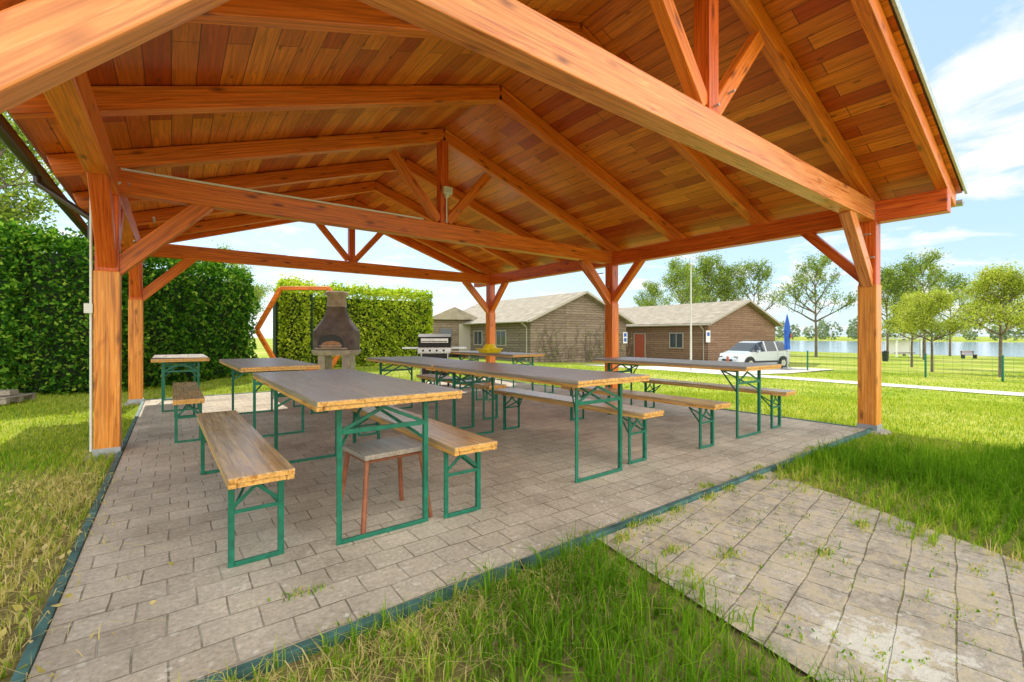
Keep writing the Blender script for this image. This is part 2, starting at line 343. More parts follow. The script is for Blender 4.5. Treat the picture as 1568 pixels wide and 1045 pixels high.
# grass grows in tussocks: pull blades toward tussock centres
gx,gy=np.round(w/.075),np.round(d/.075); hsh=np.sin(gx*12.9898+gy*78.233)*43758.5453; hsh=hsh-np.floor(hsh); hs2=np.sin(gx*39.3+gy*11.1)*9631.77; hs2=hs2-np.floor(hs2)
cxw,cyd=(gx+(hsh-.5)*.7)*.075,(gy+(hs2-.5)*.7)*.075
w=w+(cxw-w)*.4; d=d+(cyd-d)*.4
k=allowed(w,d,r.uniform(-.3,1,len(w))); w,d,hsh,hs2=w[k],d[k],hsh[k],hs2[k]
leftstrip=(w<-.4)
def densf(w,d): return np.clip(sinn(w,d,3.1)*.7+.5*lushf(w,d)+.1,0,1)
lpatch=sinn(w+1.,d*.8,3.3)
keep=r.uniform(0,1,len(w))<np.where(leftstrip,.35+.5*lpatch,.35+.65*densf(w,d))*(.4+.85*hsh)
w,d,hsh,hs2=w[keep],d[keep],hsh[keep],hs2[keep]; lush=lushf(w,d); dens=densf(w,d); lpatch=sinn(w+1.,d*.8,3.3)
hh=(.04+.08*dens+.05*lush)*(.55+.9*hs2); hh=np.where(w<-.4,.045+.02*lpatch,hh)
edgedry=np.exp(-((w+.6)/.28)**2)
straw=np.where(w<-.4,.12+.35*edgedry-.3*(lpatch-.5)+.2*(hsh-.5),np.clip(.55-.72*dens-.3*lush+.35*(hsh-.5),-.2,.5))
blades('grass_foreground',w,d,r,hh,.0025,'blade',.7,straw)
w,d,r=scatter(110000,4,10,1.5,2); blades('grass_lawn_near',w,d,r,.045+.045*sinn(w,d,2.)*sinn(w+3,d,7.),.004,'lawnblade',.7)
w,d,r=scatter(75000,10,24,1.5,3); blades('grass_lawn_far',w,d,r,.055+0*w,.009,'lawnblade',.6)
pts=[]
rr_=np.random.default_rng(9)
for _ in range(60): pts.append((rr_.uniform(-.3,6.5),1.785+abs(rr_.normal(0,.02)),.03,9))
for _ in range(130):
    d0=rr_.uniform(-.7,1.7); pts.append((rr_.uniform(pl(d0)+.05,prr(d0)-.05),d0,.018,9))
for (a,c) in [(2.2,1.72),(2.35,1.68),(2.6,1.7),(3.3,1.72),(3.7,1.7),(4.0,1.82),(3.2,1.83),(.45,2.12),(5.1,1.83),(2.1,1.4),(3.9,1.6),(2.0,1.65),(3.0,1.7),(2.3,1.2),(2.7,.9),(3.3,.9)]: pts.append((a,c,.04,50))
W=[];D=[];H=[]
for (a,c,h,n) in pts:
    W+=list(a+rr_.normal(0,.045,n));D+=list(c+rr_.normal(0,.02,n));H+=[h]*n
o=blades('joint_weeds',np.array(W),np.array(D),rr_,np.array(H),.0035,'blade',1.3); o.location.z=.02
n=1500; w=np.concatenate([rr_.normal(-.65,.16,n),rr_.uniform(-.5,1.7,n)]); d=np.concatenate([rr_.uniform(1.2,5,n),1.66-np.abs(rr_.normal(0,.22,n))])
o=blades('dry_straw',w,d,rr_,.07+0*w,.0022,'blade',2.4,np.full(2*n,.75)); o.location.z=.02
n=500; P=np.stack([rr_.normal(-.75,.22,n),rr_.uniform(1.2,5,n),np.full(n,.01)],1); V,F,rn=leaves(P,.035,3,3.); np_mesh('fallen_leaves',V,F,'blade',rn*.4+.75)
# ---------------------------------------------------------------- pavilion
pav=empty('timber_pavilion')
WL,WR=-.5,6.8; DD=[1.8,5.85,10.02]; RW=3.13; SL=.335
def rz(w): return 2.80+SL*(3.65-abs(w-RW))
Dy=(0,1,0)
for i,d in enumerate(DD):
    for w,sd in((WL,1),(WR,-1)):
        s='l' if sd>0 else 'r'
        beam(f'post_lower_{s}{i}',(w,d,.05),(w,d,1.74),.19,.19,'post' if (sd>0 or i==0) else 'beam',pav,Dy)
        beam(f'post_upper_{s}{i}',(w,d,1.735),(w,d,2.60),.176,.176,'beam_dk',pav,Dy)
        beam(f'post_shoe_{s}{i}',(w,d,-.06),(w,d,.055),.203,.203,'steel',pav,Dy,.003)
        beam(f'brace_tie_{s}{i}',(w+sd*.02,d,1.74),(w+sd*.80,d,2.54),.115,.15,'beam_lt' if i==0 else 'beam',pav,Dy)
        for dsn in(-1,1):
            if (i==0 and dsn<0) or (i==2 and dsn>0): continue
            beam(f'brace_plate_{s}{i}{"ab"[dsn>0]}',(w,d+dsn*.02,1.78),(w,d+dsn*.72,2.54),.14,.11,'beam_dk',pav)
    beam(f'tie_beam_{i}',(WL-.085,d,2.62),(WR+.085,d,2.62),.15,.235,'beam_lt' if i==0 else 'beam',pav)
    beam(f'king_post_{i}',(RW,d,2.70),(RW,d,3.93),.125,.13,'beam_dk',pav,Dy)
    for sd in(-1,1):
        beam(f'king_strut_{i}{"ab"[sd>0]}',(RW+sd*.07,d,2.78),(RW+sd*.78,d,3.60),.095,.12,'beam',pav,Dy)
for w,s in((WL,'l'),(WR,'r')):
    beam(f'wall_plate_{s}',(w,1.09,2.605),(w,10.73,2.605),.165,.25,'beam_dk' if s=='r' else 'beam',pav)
for k,d in enumerate([1.14,1.8,3.12,4.45,5.85,7.2,8.6,10.02,10.66]):
    for sd in(-1,1):
        wend=RW+sd*4.02
        beam(f'rafter_{k}{"ab"[sd>0]}',(RW-sd*.005,d,rz(RW)),(wend,d,rz(wend)),.11 if d!=1.14 else .1,.175,'beam',pav,Dy)
b=MB()
for d in DD[:2]:
    for w,z in((WR-.16,2.6),(WR-.35,2.3),(WR-.2,2.05),(WL+.16,2.6),(WL+.35,2.3),(WL+.2,2.05),(RW,2.78),(RW+.22,2.95)):
        b.cyl((w,d-.1,z),(w,d+.1,z),.009,.009,8)
b.build('bolts',['steel'],pav)
ang=math.atan(SL); ca=math.cos(ang)
for sd in(-1,1):
    wend=RW+sd*4.09
    for nm,off,th,mat,d0,d1,ex in(('deck_boards',.107,.022,'deck',1.05,10.75,0),('roof_covering',.134,.024,'shingle',1.03,10.77,.02)):
        oz=off/ca; we=wend+sd*ex
        wm=(RW+we)/2; wid=abs(we-RW)/ca
        o=beam(f'{nm}_{"ab"[sd>0]}',(wm,d0,rz(wm)+oz),(wm,d1,rz(wm)+oz),wid,th,mat,pav,side=(ca,0,-sd*math.sin(ang)),bevel=.002)
    for nm,d in(('verge_front',1.02),('verge_rear',10.78)):
        we=wend+sd*.03
        beam(f'{nm}_{"ab"[sd>0]}',(RW,d,rz(RW)+.135),(we,d,rz(we)+.135),.022,.085,'flash',pav,Dy,.003)
b=MB(); b.box((0,0,0),(.2,9.74,.03)); o=b.build('ridge_cap',['flash'],pav,(RW,5.9,rz(RW)+.165))
for sd,s in((-1,'l'),(1,'r')):
    wg=RW+sd*4.15; zg=rz(wg)+.05; b=MB(); n=10; vs=[]
    for d in(1.05,10.75):
        for i in range(n+1):
            a=math.pi+math.pi*i/n; vs.append((wg+.062*math.cos(a),d,zg+.062*math.sin(a)))
        for i in range(n,-1,-1):
            a=math.pi+math.pi*i/n; vs.append((wg+.056*math.cos(a),d,zg+.056*math.sin(a)))
    k=2*(n+1); b.add(vs,[(i,(i+1)%k,k+(i+1)%k,k+i) for i in range(k)],0,True)
    b.add(vs[:k],[tuple(range(k))],0)
    if s=='l':
        b.tube([(wg,6.1,zg-.05),(wg,6.1,zg-.12),(WL-.13,6.0,zg-.42),(WL-.13,6.0,zg-.62)],.03,10,0)
    b.build(f'gutter_{s}',['gutter' if s=='l' else 'flash'],pav)
b=MB(); yf=DD[1]-.085
b.tube([(WL-.115,DD[1]-.06,.03),(WL-.115,DD[1]-.06,2.45),(WL+.1,yf-.02,2.6)],.011,8)
b.tube([(WL+.1,yf-.005,2.735),(RW-.35,yf-.005,2.745)],.012,8)
b.tube([(RW+.02,yf,2.75),(RW+.02,yf,3.18)],.011,8)
b.box((WL-.13,DD[1]-.06,1.38),(.06,.09,.09))
b.build('cable_conduit',['white'],pav)
b=MB(); b.box((RW+.02,yf-.03,3.2),(.13,.06,.1),0); b.box((RW+.02,yf-.064,3.2),(.10,.006,.07),1); b.box((RW+.02,yf+.0,3.13),(.05,.05,.05),0)
b.build('flood_light',['white','trim'],pav,bevel=.004)
for i,d in enumerate(DD):
    for w in (WL,WR):
        b=MB(); b.loft([(-.2,.2,.2),(-.03,.19,.2),(-.012,.16,.17)],0,16,3); b.build(f'footing_{i}{"lr"[w>0]}',['concrete'],pav,(w,d,0))
# ---------------------------------------------------------------- furniture
def leg_frame(b,wc,d,wid,h,sgn,table):
    s=.028
    a,c=wc-wid/2,wc+wid/2
    for x in(a,c):
        b.box((x,d,h/2),(s,.012,h),1); b.box((x+(s/2-.004 if x==a else -s/2+.004),d+sgn*.012,h/2),(.005,.026,h-.01),1)
    b.box((wc,d,.012),(wid-s,.02,.022),1)
    if table:
        b.box((wc,d,h*.80),(wid-s,.016,.026),1)
        b.bar((a+.03,d+.01,h-.02),(wc-.02,d+sgn*.32,h-.035),.012,.02,1); b.bar((c-.03,d+.01,h-.02),(wc+.02,d+sgn*.32,h-.035),.012,.02,1)
        b.bar((a,d+.008,h*.80-.1),(wc,d+sgn*.33,h-.03),.01,.018,1); b.bar((c,d+.008,h*.80-.1),(wc,d+sgn*.33,h-.03),.01,.018,1)
        b.bar((a,d+.004,h*.80),(wc-.0,d+sgn*.02,h*.95),.01,.02,1,Dy); b.bar((c,d+.004,h*.80),(wc,d+sgn*.02,h*.95),.01,.02,1,Dy)
    else:
        b.box((wc,d,h*.62),(wid-s,.012,.018),1)
        b.bar((a,d+.004,h*.66),(wc+.02,d+sgn*.01,h-.03),.008,.018,1,Dy); b.bar((c,d+.004,h*.66),(wc-.02,d+sgn*.01,h-.03),.008,.018,1,Dy)
        b.bar((a,d,h*.6),(wc,d+sgn*.2,h-.035),.01,.014,1); b.bar((c,d,h*.6),(wc,d+sgn*.2,h-.035),.01,.014,1)
    b.box((wc,d,h-.006),(wid+.05,.03,.012),1)
def furn(kind,w0,w1,d0,d1,z,rot=0):
    wc,dc=(w0+w1)/2,(d0+d1)/2; W_=w1-w0; L=d1-d0; b=MB(); table=kind=='table'
    t=.028
    b.box((0,0,z-t/2),(W_,L,t),0)
    for x in(-W_/2+.018,W_/2-.018): b.box((x,0,z-t-.011),(.032,L-.01,.024),2)
    for y in(-L/2+.02,L/2-.02): b.box((0,y,z-t-.010),(W_-.075,.032,.022),2)
    b.box((0,-L/2-.0015,z-t/2-.001),(W_-.006,.004,t-.006),2); b.box((0,L/2+.0015,z-t/2-.001),(W_-.006,.004,t-.006),2)
    lw=W_*.62 if table else W_*.78
    for y,sg in((-L/2+.17,1),(L/2-.17,-1)): leg_frame(b,0,y,lw,z-t-.02,sg,table)
    o=b.build('beer_garden_table' if table else 'beer_garden_bench',['tbl' if table else 'bench','green','edge'],None,(wc,dc,0),R(rot),.003)
T=[(.56,1.38,2.33,4.53,.80,.0),(2.3,3.14,2.3,4.5,.80,.5),(2.32,3.12,4.56,6.76,.80,-1),(.55,1.35,5.5,7.7,.79,1),(-.25,.45,8.25,10.1,.79,0),(4.8,5.6,2.3,4.5,.80,-1),(4.8,5.55,6.4,8.6,.79,1)]
for t in T: furn('table',*t)
Bn=[(.18,.46,2.4,4.6,.475,1),(1.33,1.63,2.3,4.5,.47,-1),(0.,.27,5.72,7.9,.47,0),(3.15,3.44,2.38,4.55,.47,1),(4.18,4.47,2.3,4.5,.46,-1),(5.77,6.05,2.32,4.5,.46,0),(1.6,1.88,4.9,7.1,.47,2),(3.3,3.58,4.9,7.1,.47,0),(4.2,4.48,6.5,8.6,.47,0),(5.78,6.05,6.5,8.6,.47,0),(1.5,1.78,7.6,9.7,.47,0)]
for t in Bn: furn('bench',*t)
b=MB(); b.box((0,0,.43),(.40,.36,.028),0)
for sx in(-1,1):
    for sy in(-1,1): b.cyl((sx*.17,sy*.14,.42),(sx*.215,sy*.19,0),.015,.015,10,1)
    b.cyl((sx*.175,-.145,.40),(sx*.175,.145,.40),.01,.01,8,1)
for sy in(-1,1): b.cyl((-.175,sy*.145,.40),(.175,sy*.145,.40),.01,.01,8,1)
b.build('stool',['tbl','brownsteel'],None,(1.05,2.72,0),R(4),.004)
b=MB(); b.loft([(0,.2,.14),(.07,.26,.19),(.085,.27,.195)],0,16,3); b.loft([(.07,.18,.13),(.17,.10,.08)],0,12,2); b.build('yellow_bowl',['yellow'],None,(5.0,7.4,.795))
# ---------------------------------------------------------------- stone barbecue
p=site(-4.1,10.6); b=MB()
b.box((-.27,0,.33),(.16,.5,.72),1); b.box((.27,0,.33),(.16,.5,.72),1)
b.loft([(.68,.46,.34),(.74,.50,.38),(.80,.50,.38)],1,24,5)
b.loft([(.80,.48,.36),(1.16,.49,.37),(1.24,.48,.36),(1.36,.40,.29),(1.52,.29,.22),(1.68,.22,.18),(1.80,.20,.17)],0,24,4)
b.loft([(1.80,.2,.17),(2.08,.185,.16)],1,24,5); b.loft([(2.07,.23,.2),(2.13,.24,.21),(2.16,.2,.17)],1,24,5)
arch=[(.30*math.cos(a),.98+.2*math.sin(a)) for a in np.linspace(0,math.pi,13)]
poly=[(.30,.84)]+arch+[(-.30,.84)]
b.add([(x,-.378,z) for x,z in poly],[tuple(range(len(poly)))],4)
for (x0,z0),(x1,z1) in zip(poly[:-1],poly[1:]): b.bar((x0,-.375,z0),(x1,-.375,z1),.04,.045,0,(0,1,0))
b.box((0,-.40,.90),(.52,.05,.015),3); b.box((0,-.385,.84),(.7,.1,.03),1)
b.add([(x*.75,-.381,.84+(z-.84)*.5) for x,z in poly],[tuple(range(len(poly)))],2)
b.build('stone_barbecue_fireplace',['bbq','bbqlight','brick','inox','dark'],None,p,R(-34),.006)
p=site(-1.75,10.3); b=MB()
b.box((0,0,.45),(.62,.46,.6),1); b.box((0,0,.8),(.74,.52,.14),0); b.box((0,-.265,.8),(.72,.02,.12),0)
for x in(-.25,-.1,.05,.2): b.cyl((x,-.275,.8),(x,-.31,.8),.025,.022,10,1)
prof=[(-.24,.87),(-.25,.98),(-.19,1.1),(-.06,1.17),(.1,1.17),(.2,1.1),(.25,.98),(.25,.87)]
vs=[(-.36,y,z) for y,z in prof]+[(.36,y,z) for y,z in prof]; k=len(prof)
b.add(vs,[(i,i+1,k+i+1,k+i) for i in range(k-1)]+[tuple(range(k-1,-1,-1)),tuple(range(k,2*k))],1)
b.box((0,-.26,1.02),(.6,.012,.1),0); b.cyl((-.28,-.30,1.0),(.28,-.30,1.0),.012,.012,8,0)
b.box((-.54,0,.85),(.34,.44,.03),0); b.box((.54,0,.85),(.34,.44,.03),0)
for x in(-.28,.28):
    b.cyl((x,-.2,.07),(x+.04,-.2,.07),.07,.07,14,1); b.cyl((x,.2,.07),(x+.04,.2,.07),.07,.07,14,1)
for x in(-.29,.29): b.box((x,-.235,.45),(.03,.01,.58),0)
b.build('gas_grill',['inox','dark'],None,p,R(-30),.006)
p=site(-6.5,14.2); b=MB(); hx=[(1.5*math.cos(R(a)),1.32+1.5*math.sin(R(a))) for a in range(0,361,60)]
for (x0,z0),(x1,z1) in zip(hx[:-1],hx[1:]): b.bar((x0,0,z0),(x1,0,z1),.12,.12,0,(0,1,0))
b.build('hexagonal_timber_frame',['beam'],None,p,R(-36),.006)
# ---------------------------------------------------------------- hedges
def hedge(name,poly,th,H,dens,leaf,mat,seed,z0=-.05,lump=.12):
    r=np.random.default_rng(seed); P=[]; b=MB()
    poly=[site(*q) for q in poly]
    for a,c in zip(poly[:-1],poly[1:]):
        x=(c-a); L=x.length; x.normalize(); n=Vector((-x.y,x.x,0))
        b.bar(a+n*th/2+Vector((0,0,H/2-.15))-x*.1,c+n*th/2+Vector((0,0,H/2-.15))+x*.1,th-.5,H-.4,0)
        k=int(dens*L*H)
        for side,cnt in(('f',k),('b',k//4),('t',int(dens*L*th*.8)),('e',int(dens*th*H*.8)),('e2',int(dens*th*H*.8))):
            u=r.uniform(0,1,cnt); vv=r.uniform(0,1,cnt); dep=np.abs(r.normal(0,.11,cnt))-.05
            if side in('f','b'):
                l=u*L; zz=vv*H; t_=dep if side=='f' else th-dep
                lp=lump*(np.sin(l*2.1+seed)+np.sin(zz*3.+l*1.3)+1.2*np.sin(l*5+zz*4)+1.2*np.sin(l*11+zz*7+2*np.sin(zz*9)))*.4
                t_=t_+(lp if side=='f' else -lp)
            elif side=='t':
                l=u*L; t_=vv*th; zz=H-dep+lump*(np.sin(l*3+t_*2)+np.sin(l*7.1)+np.sin(l*13+t_*4))*.35+np.abs(r.normal(0,.09,cnt))
            else:
                l=dep if side=='e' else L-dep; t_=u*th; zz=vv*H
            q=np.array(a)[None,:]+np.array(x)[None,:]*np.asarray(l)[:,None]+np.array(n)[None,:]*t_[:,None]; q[:,2]=z0+zz; P.append(q)
    P=np.concatenate(P); V,F,rn=leaves(P,leaf,seed)
    e=empty(name); np_mesh('leaves',V,F,mat,rn,e); b.build('inner_branches',['core'],e)  # solid dark green box fills the hedge behind the leaf cards
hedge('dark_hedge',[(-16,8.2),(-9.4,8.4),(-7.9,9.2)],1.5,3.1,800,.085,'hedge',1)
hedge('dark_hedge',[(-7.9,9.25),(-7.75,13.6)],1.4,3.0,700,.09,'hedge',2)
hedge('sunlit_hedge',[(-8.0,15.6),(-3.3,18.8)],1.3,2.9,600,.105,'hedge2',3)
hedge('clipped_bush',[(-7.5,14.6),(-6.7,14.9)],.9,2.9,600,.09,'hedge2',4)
# ---------------------------------------------------------------- trees
def tree_mesh(seed,H,trunk,spread,levels,leafn,leafsz,mat,up=.25,tr=.035,nb=(3,4),sp=.022):
    r=random.Random(seed); b=MB(); LP=[]
    def grow(p,d,L,rad,lv):
        seg=3; q=p.copy(); dd=d.copy()
        for i in range(seg):
            dd=(dd+Vector((r.gauss(0,.12),r.gauss(0,.12),r.gauss(0,.08)+.04))).normalized()
            q2=q+dd*L/seg; r0=rad*(1-.45*i/seg); r1=rad*(1-.45*(i+1)/seg)
            b.cyl(q,q2,r0,r1,6 if lv<2 else 3,0,False)
            if lv>=2:
                for _ in range(leafn):
                    LP.append(q.lerp(q2,r.random())+Vector((r.gauss(0,1),r.gauss(0,1),r.gauss(0,1)))*H*sp)
            if lv<levels and i>0 and lv>0 and r.random()<.8:
                s=(dd+Vector((r.uniform(-1,1),r.uniform(-1,1),r.uniform(-.1,.6)))*1.0).normalized(); grow(q2,s,L*.6,r1*.55,lv+1)
            q=q2
        if lv<levels:
            for k in range(r.choice(nb)):
                a=r.uniform(0,6.28); s=(dd*.9+Vector((math.cos(a),math.sin(a),up))*spread).normalized()
                grow(q,s,L*r.uniform(.6,.8),rad*.5,lv+1)
    L0=trunk; b.cyl(Vector((0,0,-.1)),Vector((0,0,L0)),H*tr,H*tr*.75,9,0,False)
    q=Vector((0,0,L0)); steps=6; rem=(H-L0)*.72; rad=H*tr*.75
    for i in range(steps):
        q2=q+Vector((r.gauss(0,.04),r.gauss(0,.04),1))*rem/steps
        rn=rad*(1-(i+1)/(steps+1)); b.cyl(q,q2,rad*(1-i/(steps+1)),rn,7,0,False)
        for k in range(r.choice(nb)-1+(i==0)):
            a=r.uniform(0,6.28); s=Vector((math.cos(a)*spread,math.sin(a)*spread,.45+.1*i)).normalized()
            grow(q2,s,(H-L0)*.30*(1-.09*i),rn*.6+.004*H,1)
        q=q2
    grow(q,Vector((0,0,1)),(H-L0)*.2,rad*.2,2)
    return b,np.array([tuple(x) for x in LP]),leafsz,mat
def place_tree(name,tm,locs,seed=0):
    b,LP,ls,mat=tm; first=None
    V,F,rn=leaves(LP,ls,seed)
    for i,(x,y,sc) in enumerate(locs):
        p=site(x,y); p.z=ground_z(p.x)-.05; e=empty(name,p,i*1.9+seed)
        e.scale=(sc,)*3
        if first is None:
            a=b.build('trunk_and_branches',['bark'],e); c=np_mesh('foliage',V,F,mat,rn,e); first=(a,c)
        else:
            for s in first:
                o=bpy.data.objects.new(s.name,s.data); link(o,e)
place_tree('spring_tree',tree_mesh(3,11,3.0,.75,3,7,.17,'leaf',tr=.014,nb=(2,3)),[(33.6,50,1.0),(28.5,62,1.12),(22.6,60,1.12),(41,45,.95),(52,60,1.1)],1)
place_tree('spring_tree',tree_mesh(8,11,3.4,.65,3,7,.18,'leaf',tr=.013,nb=(2,3)),[(27,62,1.2),(32,60,1.1),(39,47,.85),(19.5,52,.9),(60,62,1.0),(17.2,56,.8)],2)
place_tree('blossoming_fruit_tree',tree_mesh(11,4.9,1.55,1.0,3,11,.075,'leaf2',tr=.016,nb=(3,4),sp=.032),[(23.1,21.4,1.05),(23.2,25,.9)],3)
place_tree('blossoming_fruit_tree',tree_mesh(14,4.8,1.5,1.0,3,10,.075,'leaf2',tr=.016,nb=(3,4),sp=.032),[(26.5,30,1.0),(39,33,1.2)],4)
place_tree('birch_tree',tree_mesh(21,11,3.0,.8,3,16,.15,'leaf',tr=.014,nb=(2,3)),[(-17.5,14.5,.95),(-22,18,1.),(-12.5,20,.45)],5)
r=np.random.default_rng(12); P=[]
for i in range(150):
    w=r.uniform(333,360); d=-420+i*5.6+r.uniform(-3,3); h=r.uniform(7,14)*(.8+.3*math.sin(d*.02)); rad=r.uniform(3,6)
    k=160; u=r.normal(size=(k,3)); u/=np.linalg.norm(u,axis=1)[:,None]; u*=r.uniform(.6,1,k)[:,None]
    P.append(np.stack([w+u[:,0]*rad,d+u[:,1]*rad,-1.0+h*.5+u[:,2]*h*.55],1))
V,F,rn=leaves(np.concatenate(P),1.8,1); np_mesh('distant_treeline',V,F,'far',rn)
# ---------------------------------------------------------------- cabins
def cabin(name,w0,w1,d0,d1,eave,apex,wall,seedv):
    e=empty(name); zb=ground_z(w1)-.3; wm=(w0+w1)/2; b=MB()
    vs=[(w0,d0,zb),(w1,d0,zb),(w1,d0,eave),(wm,d0,apex),(w0,d0,eave),(w0,d1,zb),(w1,d1,zb),(w1,d1,eave),(wm,d1,apex),(w0,d1,eave)]
    b.add(vs,[(0,1,2,3,4),(9,8,7,6,5),(5,0,4,9),(1,6,7,2)],0); b.build('walls',[wall],e)
    sl=(apex-eave)/(w1-wm); a=math.atan(sl); c=math.cos(a)
    for sd in(-1,1):
        we=wm+sd*((w1-w0)/2+.45); x=(wm+we)/2; zc=apex-abs(x-wm)*sl+.06
        beam('roof_slope',(x,d0-.4,zc),(x,d1+.4,zc),abs(we-wm)/c,.09,'croof',e,side=(c,0,-sd*math.sin(a)),bevel=.002)
        for dy in(d0-.42,d1+.42):
            beam('barge_board',(wm,dy,apex+.045),(we,dy,apex+.045-abs(we-wm)*sl),.03,.15,'frame',e,Dy,.002)
    b=MB(); b.cyl((w0-.52,d0-.4,eave-.16),(w0-.52,d1+.4,eave-.16),.06,.06,8); b.tube([(w0-.5,d0+.3,eave-.2),(w0-.06,d0+.3,eave-.5),(w0-.06,d0+.3,zb)],.045,8); b.build('gutter',['frame'],e)
    def win(side,pos,zc,ww,hh,door=False):
        b=MB(); t=.07
        m=1 if not door else 2
        b.box((w0-.02,pos,zc),(.05,ww,hh),m)
        for s in(-1,1): b.box((w0-.035,pos+s*(ww/2+t/2),zc),(.09,t,hh+2*t),0); b.box((w0-.036,pos,zc+s*(hh/2+t/2)),(.088,ww,t),0)
        if not door: b.box((w0-.05,pos,zc),(.03,.05,hh),0)
        b.build('door' if door else 'window',['frame','glass','red'],e)
    return e,win,ground_z(w0)
e,win,gz=cabin('wooden_cabin',17.3,26.2,21.2,33.,2.15,3.98,'sid1',1)
for d in(24.2,27,30.4): win('s',d,gz+1.45,1.0,.9)
win('s',28.7,gz+1.,.9,2.0,True)
b=MB(); b.box((26.0,21.13,1.0),(.45,.03,.8),0); b.box((26.0,21.11,1.2),(.28,.01,.25),1); b.box((26.0,21.11,.85),(.28,.01,.25),1); b.build('number_sign',['white','blue'],e)
rv=random.Random(4); b=MB(); LP=[]
for i in range(60):
    x=rv.uniform(17.8,26); z=ground_z(x); y=21.14
    for k in range(rv.randint(3,13)):
        x2=x+rv.gauss(0,.16); z2=z+rv.uniform(.1,.3)
        if z2>1.9+max(0,1.4-abs(x2-21.75)*.41): break
        b.cyl((x,y,z),(x2,y-.02,z2),.014,.01,4,0,False)
        if rv.random()<.8: LP.append((x2+rv.gauss(0,.1),y-.05-rv.random()*.05,z2+rv.gauss(0,.1)))
        x,z=x2,z2
vg=empty('wall_vines'); b.build('stems',['bark'],vg); V,F,rn=leaves(np.array(LP),.09,5); np_mesh('vine_leaves',V,F,'leaf',rn,vg)
e,win,gz=cabin('red_brown_cabin',29.1,39.2,16.6,29,2.05,3.7,'sid2',2)
win('s',19,gz+1.6,1.0,1.0); win('s',22.2,gz+1.05,.95,2.05,True); win('s',23.9,gz+1.6,.9,.9); win('s',26.5,gz+1.6,1.0,1.0)
b=MB(); b.box((29.0,16.54,1.1),(.5,.03,.8),0); b.box((29.0,16.52,1.25),(.3,.01,.25),1); b.build('number_sign',['white','blue'],e)
b=MB(); p=site(-4.6,34); b.box((0,0,1.1),(3.6,3,2.4),0)
b.add([(-2.,-1.8,2.3),(2.,-1.8,2.3),(2.,1.8,2.3),(-2.,1.8,2.3),(0,-1.8,3.2),(0,1.8,3.2)],[(0,1,4),(3,5,2),(0,4,5,3),(1,2,5,4),(0,3,2,1)],1)
b.box((-.6,-1.52,1.2),(.9,.06,.9),2); b.box((.8,-1.52,1.0),(.9,.06,2.0),3); b.build('service_hut',['sid1','croof','glass','frame'],None,p,R(-20))
# ---------------------------------------------------------------- car
def car():
    st=[(-2.05,.40,.66,.62,.55,.70,.70),(-1.98,.28,.72,.86,.74,.90,.66),(-1.90,.24,.80,1.00,.82,1.06,.62),(-1.86,.24,.80,1.02,.82,1.10,.62),(-1.62,.22,.84,1.02,.84,1.46,.60),(-.9,.22,.85,1.0,.85,1.54,.63),(-.80,.22,.85,1.0,.85,1.545,.63),(.0,.22,.85,.98,.85,1.55,.64),(.10,.22,.85,.98,.85,1.55,.64),(.55,.22,.85,.97,.85,1.46,.62),(1.22,.22,.85,.95,.85,1.0,.70),(1.32,.22,.84,.93,.82,.96,.72),(1.75,.24,.80,.84,.76,.86,.66),(1.98,.30,.72,.68,.64,.70,.56),(2.06,.38,.62,.52,.55,.54,.50)]
    b=MB(); vs=[]
    for (x,zb,hw,zbelt,bw,zr,rw) in st:
        vs+=[(x,-hw*.94,zb),(x,-hw,zb+.25*(zbelt-zb)+.05),(x,-bw,zbelt),(x,-rw,zr),(x,rw,zr),(x,bw,zbelt),(x,hw,zb+.25*(zbelt-zb)+.05),(x,hw*.94,zb)]
    n=8
    for k in range(len(st)-1):
        for i in range(n):
            j=(i+1)%n; m=0; x0,x1=st[k][0],st[k+1][0]
            if i in(2,4) and x0>=-1.63 and x1<=1.23 and (x1-x0)>.11: m=1
            if i==3 and x0>=.54 and x1<=1.23: m=1
            if i==3 and x0>=-1.87 and x1<=-1.61: m=1
            b.add([vs[k*n+i],vs[k*n+j],vs[(k+1)*n+j],vs[(k+1)*n+i]],[(0,1,2,3)],m)
    b.add(vs[:n],[tuple(range(n))],0); b.add(vs[-n:],[tuple(range(n-1,-1,-1))],0)
    for x in(-1.28,1.28):
        for s in(-1,1):
            b.cyl((x,s*.66,.33),(x,s*.865,.33),.39,.39,22,3); b.cyl((x,s*.68,.32),(x,s*.885,.32),.32,.32,22,2); b.cyl((x,s*.70,.32),(x,s*.893,.32),.2,.18,14,4)
    for s in(-1,1):
        b.box((1.93,s*.52,.66),(.16,.28,.14),4); b.box((-1.98,s*.62,.88),(.1,.16,.26),5); b.box((.75,s*.93,1.0),(.12,.16,.12),0); b.box((0,s*.86,.42),(2.0,.03,.1),3)
        b.cyl((-1.3,s*.58,1.57),(.2,s*.58,1.59),.015,.015,6,3)
    b.box((2.04,0,.5),(.06,.7,.12),3); b.box((-2.03,0,.6),(.05,.5,.12),4)
    return b
p=site(14.0,26.2); p.z=ground_z(p.x)+.04
car().build('parked_car',['carpaint','glass','rubber','dark','inox','red'],None,p,R(-36.87+202),.02)
p=site(15.2,25.); p.z=ground_z(p.x); b=MB(); b.cyl((0,0,0),(0,0,3.1),.025,.025,8,1)
b.loft([(.1,.22,.22),(.16,.22,.22)],1,16,2)
b.loft([(1.15,.17,.17),(1.5,.14,.14),(2.2,.2,.17),(2.5,.14,.14),(3.05,.03,.03)],0,14,1.6)
b.box((.0,-.2,1.9),(.16,.02,.25),2); b.build('closed_parasol',['blue','steel','red'],None,p)
p=site(8.7,22); p.z=ground_z(p.x); b=MB(); b.cyl((0,0,0),(0,0,5.2),.05,.03,10,0); b.box((.0,0,5.2),(.3,.12,.08),0); b.build('lamp_post',['trim'],None,p)
